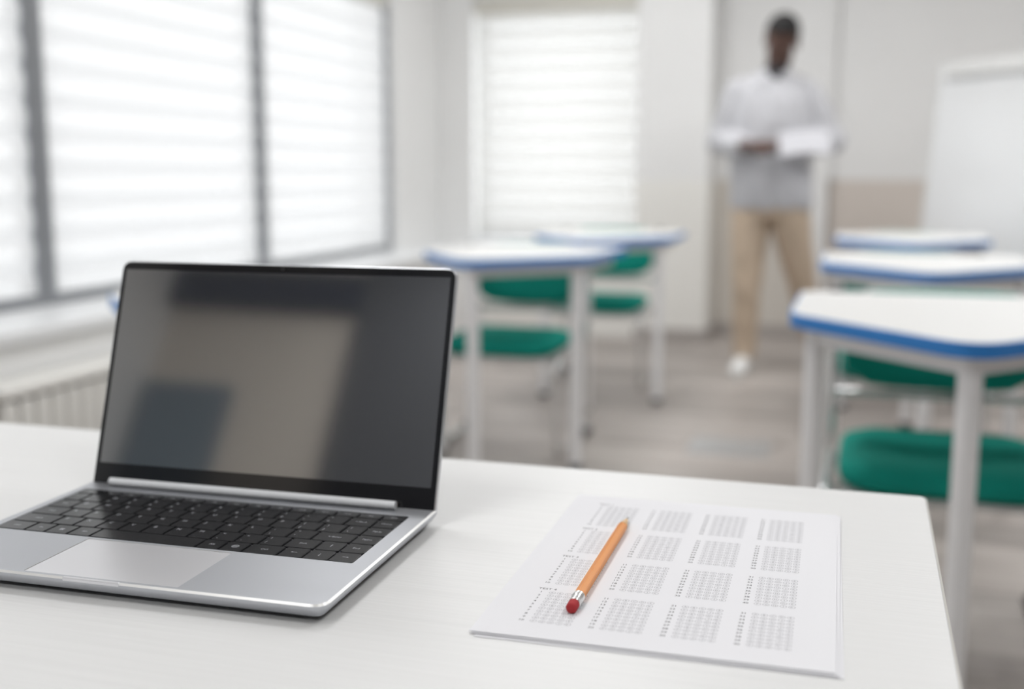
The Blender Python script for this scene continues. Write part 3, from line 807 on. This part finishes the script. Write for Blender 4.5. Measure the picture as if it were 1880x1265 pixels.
RS, RE, RWr = (0.160, 0.004, 1.398), (0.290, 0.02, 1.185), (0.080, -0.205, 1.158)
LH, LK, LA = (-0.088, 0.0, 0.88), (-0.098, -0.035, 0.48), (-0.100, 0.0, 0.085)
RH, RK, RA = (0.090, 0.0, 0.88), (0.165, 0.08, 0.48), (0.255, 0.255, 0.085)
bm = bmesh.new()
ell(bm, hd(0, 0.012, 0.035), (0.079, 0.095, 0.090), HR_, 24, 16)      # cranium
ell(bm, hd(0, -0.018, -0.035), (0.064, 0.072, 0.080), HR_, 20, 14)    # face
ell(bm, hd(0, -0.048, -0.094), (0.036, 0.030, 0.022), HR_)            # chin
for s in (-1, 1):
    ell(bm, hd(s * 0.045, -0.010, -0.075), (0.018, 0.045, 0.030), HR_)   # jaw
    ell(bm, hd(s * 0.038, -0.066, -0.022), (0.020, 0.016, 0.016), HR_)   # cheek
    ell(bm, hd(s * 0.078, 0.012, -0.010), (0.008, 0.018, 0.032), HR_)    # ear
    ell(bm, hd(s * 0.028, -0.080, 0.018), (0.022, 0.012, 0.009), HR_)    # brow
    ell(bm, hd(s * 0.012, -0.092, -0.036), (0.009, 0.010, 0.008), HR_)   # nostril
limb(bm, [hd(0, -0.080, 0.010), hd(0, -0.099, -0.034)], [0.008, 0.012])  # nose
ell(bm, hd(0, -0.080, -0.062), (0.025, 0.012, 0.007), HR_); ell(bm, hd(0, -0.078, -0.074), (0.022, 0.012, 0.008), HR_)   # lips
limb(bm, [(0.0, 0.02, 1.46), (0.012, 0.0, 1.54), tuple(hd(0, 0.02, -0.06))], [0.062, 0.056, 0.056])                       # neck
rings(bm, [(0, 0, 0.84, 0.13, 0.09), (0, 0, 0.95, 0.15, 0.10), (0, 0, 1.08, 0.135, 0.09), (0, 0, 1.28, 0.155, 0.10), (0, 0.01, 1.40, 0.14, 0.075), (0, 0.01, 1.47, 0.07, 0.055)])
limb(bm, [LS, LE, LWr], [0.042, 0.038, 0.027]); limb(bm, [RS, RE, RWr], [0.042, 0.038, 0.027])
limb(bm, [LH, LK, LA], [0.075, 0.052, 0.036]); limb(bm, [RH, RK, RA], [0.075, 0.052, 0.036])
ell(bm, (-0.100, -0.06, 0.05), (0.032, 0.08, 0.028)); ell(bm, (0.262, 0.195, 0.05), (0.032, 0.08, 0.028))
def hand(w, d, up, side):
    """palm, four bent fingers and a thumb; d towards the fingertips, up away from the palm"""
    w = Vector(w); d = Vector(d).normalized(); up = Vector(up).normalized(); sd = d.cross(up).normalized() * side; up = sd.cross(d).normalized() * side
    B = Matrix((sd, d, up)).transposed()
    limb(bm, [w, w + d * 0.025], [0.027, 0.026])
    ell(bm, w + d * 0.052, (0.041, 0.048, 0.017), B)
    for k, L in enumerate((0.070, 0.078, 0.073, 0.058)):
        a = w + d * (0.090 - 0.004 * abs(k - 1.3)) + sd * (0.031 - 0.0205 * k)
        p1 = a + d * L * 0.40 - up * L * 0.18; p2 = p1 + d * L * 0.18 - up * L * 0.30; p3 = p2 - d * L * 0.02 - up * L * 0.24
        limb(bm, [a - d * 0.022, a, p1, p2, p3], [0.0098, 0.0095, 0.0088, 0.0080, 0.0072], 10, 2)
    a = w + d * 0.030 + sd * 0.030
    limb(bm, [a - sd * 0.014, a + sd * 0.020 + d * 0.022 - up * 0.012, a + sd * 0.020 + d * 0.052 - up * 0.022], [0.014, 0.0115, 0.0095], 10, 2)
hand(LWr, (0.80, -0.40, 0.10), (-0.25, -0.30, 1), -1)
hand(RWr, (-0.72, -0.55, 0.02), (0.25, -0.35, 1), 1)
body = remeshed('body', bm, m_skin, pe, 0.0052, 3)
for s in (-1, 1):
    bm = bmesh.new(); ell(bm, hd(s * 0.029, -0.0755, 0.004), (0.0095, 0.006, 0.0035), HR_, 12, 8); obj('eye', bm, m_eye, pe, smooth=True)
# hair: close cropped cap over the crown
bm = bmesh.new(); ell(bm, hd(0, 0.018, 0.042), (0.0815, 0.0970, 0.0925), HR_, 48, 36)
inv = HR_.inverted()
dele = [v for v in bm.verts if (inv @ (v.co - HC)).y < -0.030 and (inv @ (v.co - HC)).z < 0.066 - 1.6 * ((inv @ (v.co - HC)).x) ** 2 or (inv @ (v.co - HC)).z < -0.035]
bmesh.ops.delete(bm, geom=dele, context='VERTS')
for v in bm.verts: v.co += (v.co - HC).normalized() * 0.002 * mnoise.noise(v.co * 90)
o = obj('hair', bm, m_hair, pe, smooth=True)
sm = o.modifiers.new('solid', 'SOLIDIFY'); sm.thickness = 0.003; sm.offset = 0
# dark undershirt at the neckline
bm = bmesh.new(); rings(bm, [(0, -0.010, 1.470, 0.085, 0.072), (0.004, -0.010, 1.515, 0.072, 0.070), (0.010, -0.004, 1.548, 0.066, 0.066), (0.010, -0.004, 1.552, 0.060, 0.060)])
obj('undershirt', bm, m_under, pe, smooth=True)
# shirt
bm = bmesh.new()
rings(bm, [(0.005, 0, 0.845, 0.205, 0.135), (0.005, 0, 0.90, 0.212, 0.142), (0, 0, 1.02, 0.205, 0.138), (0, 0, 1.15, 0.200, 0.136), (0, 0, 1.28, 0.204, 0.134), (0, 0.0, 1.38, 0.205, 0.120), (0, 0.005, 1.445, 0.180, 0.100), (0, 0.004, 1.49, 0.120, 0.086), (0.004, 0.0, 1.525, 0.080, 0.074), (0.004, 0.0, 1.535, 0.070, 0.066)])
limb(bm, [(-0.045, 0.005, 1.500), (-0.178, 0.0, 1.425), LE, (-0.150, -0.150, 1.160)], [0.042, 0.068, 0.070, 0.056])
limb(bm, [(0.050, 0.005, 1.495), (0.178, 0.0, 1.415), RE, (0.135, -0.150, 1.163)], [0.042, 0.068, 0.072, 0.058])
sh = remeshed('shirt', bm, m_shirt, pe, 0.0095, 4, 0.011, 8.5)
# collar
bm = bmesh.new()
for s in (-1, 1):
    n = 10; ra = []; rb = []; rc = []
    for k in range(n + 1):
        a = PI / 2 + s * PI * 0.86 * k / n
        c0 = Vector((0.006, 0.004, 0)); dr = Vector((math.cos(a), math.sin(a), 0)); u = k / n
        ra.append(c0 + dr * 0.068 + Vector((0, 0, 1.572 - 0.040 * u)))
        rb.append(c0 + dr * (0.088 + 0.010 * u) + Vector((0, 0, 1.535 - 0.050 * u)))
        rc.append(c0 + dr * (0.082 + 0.006 * u) + Vector((0, 0, 1.515 - 0.045 * u)))
    VA = [bm.verts.new(p) for p in ra]; VB = [bm.verts.new(p) for p in rb]; VC = [bm.verts.new(p) for p in rc]
    for k in range(n):
        bm.faces.new((VA[k], VA[k + 1], VB[k + 1], VB[k])); bm.faces.new((VB[k], VB[k + 1], VC[k + 1], VC[k]))
o = obj('collar', bm, m_shirt, pe, smooth=True); sm = o.modifiers.new('solid', 'SOLIDIFY'); sm.thickness = 0.004; sm.offset = 0
# cuffs
for wv, e in ((LWr, LE), (RWr, RE)):
    a = Vector(wv); d = (Vector(e) - a).normalized(); bm = bmesh.new()
    tube(bm, [a + d * 0.030, a + d * 0.035, a + d * 0.085, a + d * 0.09], [0.040, 0.045, 0.052, 0.046], 18); obj('cuff', bm, m_shirt, pe, smooth=True)
# trousers
bm = bmesh.new()
rings(bm, [(0, 0, 0.80, 0.165, 0.115), (0, 0, 0.88, 0.175, 0.122), (0, 0, 0.98, 0.165, 0.115)])
limb(bm, [(-0.090, 0, 0.86), (-0.095, -0.015, 0.66), LK, (-0.102, -0.010, 0.10)], [0.108, 0.092, 0.076, 0.060])
limb(bm, [(0.092, 0, 0.86), (0.130, 0.04, 0.66), RK, (0.250, 0.235, 0.10)], [0.108, 0.092, 0.076, 0.060])
remeshed('trousers', bm, m_trouser, pe, 0.011, 5, 0.006, 10.0)
# shoes
for cx, cy, rz in ((-0.100, 0.0, R(-6)), (0.258, 0.255, R(12))):
    M = Matrix.Translation((cx, cy, 0)) @ Matrix.Rotation(rz, 4, 'Z')
    bm = bmesh.new(); SP = round_poly([(-0.032, 0.055), (-0.036, -0.06), (-0.046, -0.13), (-0.030, -0.205), (0.030, -0.205), (0.046, -0.13), (0.036, -0.06), (0.032, 0.055)], 0.03, 4)
    stack(bm, [at_z(inset_poly(SP, 0.002), 0.0), at_z(SP, 0.004), at_z(SP, 0.026), at_z(inset_poly(SP, 0.003), 0.028)])
    bmesh.ops.transform(bm, matrix=M, verts=bm.verts[:]); so = obj('sole', bm, m_sole, pe)
    bm = bmesh.new()
    prof = [(0.05, 0.030, 0.100), (0.02, 0.036, 0.118), (-0.02, 0.038, 0.116), (-0.06, 0.039, 0.094), (-0.10, 0.043, 0.076), (-0.15, 0.043, 0.062), (-0.185, 0.034, 0.050), (-0.200, 0.018, 0.040)]
    rr = []
    for yy, w, h in prof:
        rr.append([Vector((w * math.copysign(abs(math.cos(a)) ** 0.75, math.cos(a)), yy, 0.026 + (h - 0.026) * max(0, math.sin(a)) ** 0.8 if math.sin(a) > 0 else 0.024)) for a in [2 * PI * k / 20 for k in range(20)]])
    stack(bm, rr)
    bmesh.ops.transform(bm, matrix=M, verts=bm.verts[:]); uo = obj('shoe', bm, m_shoe, pe, smooth=True)
# papers in the hands
bm = bmesh.new(); nx = 10
V = [[bm.verts.new((0.24 * i / nx - 0.02, 0.20 * j / 6 - 0.10, 0.012 * math.sin(i / nx * PI) - 0.02 * (i / nx) ** 2 + 0.008 * (j / 6 - 0.5) ** 2)) for i in range(nx + 1)] for j in range(7)]
F = [bm.faces.new((V[j][i], V[j][i + 1], V[j + 1][i + 1], V[j + 1][i])) for j in range(6) for i in range(nx)]
bmesh.ops.solidify(bm, geom=F, thickness=0.0012)
hp = obj('paper_sheet', bm, m_paper, None, smooth=True)
hp.location = (-0.462 + 0.078, 5.86 - 0.300, 1.158); hp.rotation_euler = (R(34), R(-6), R(4))
tag(hp, 'white sheet of paper held by the person at the waist', 'paper')
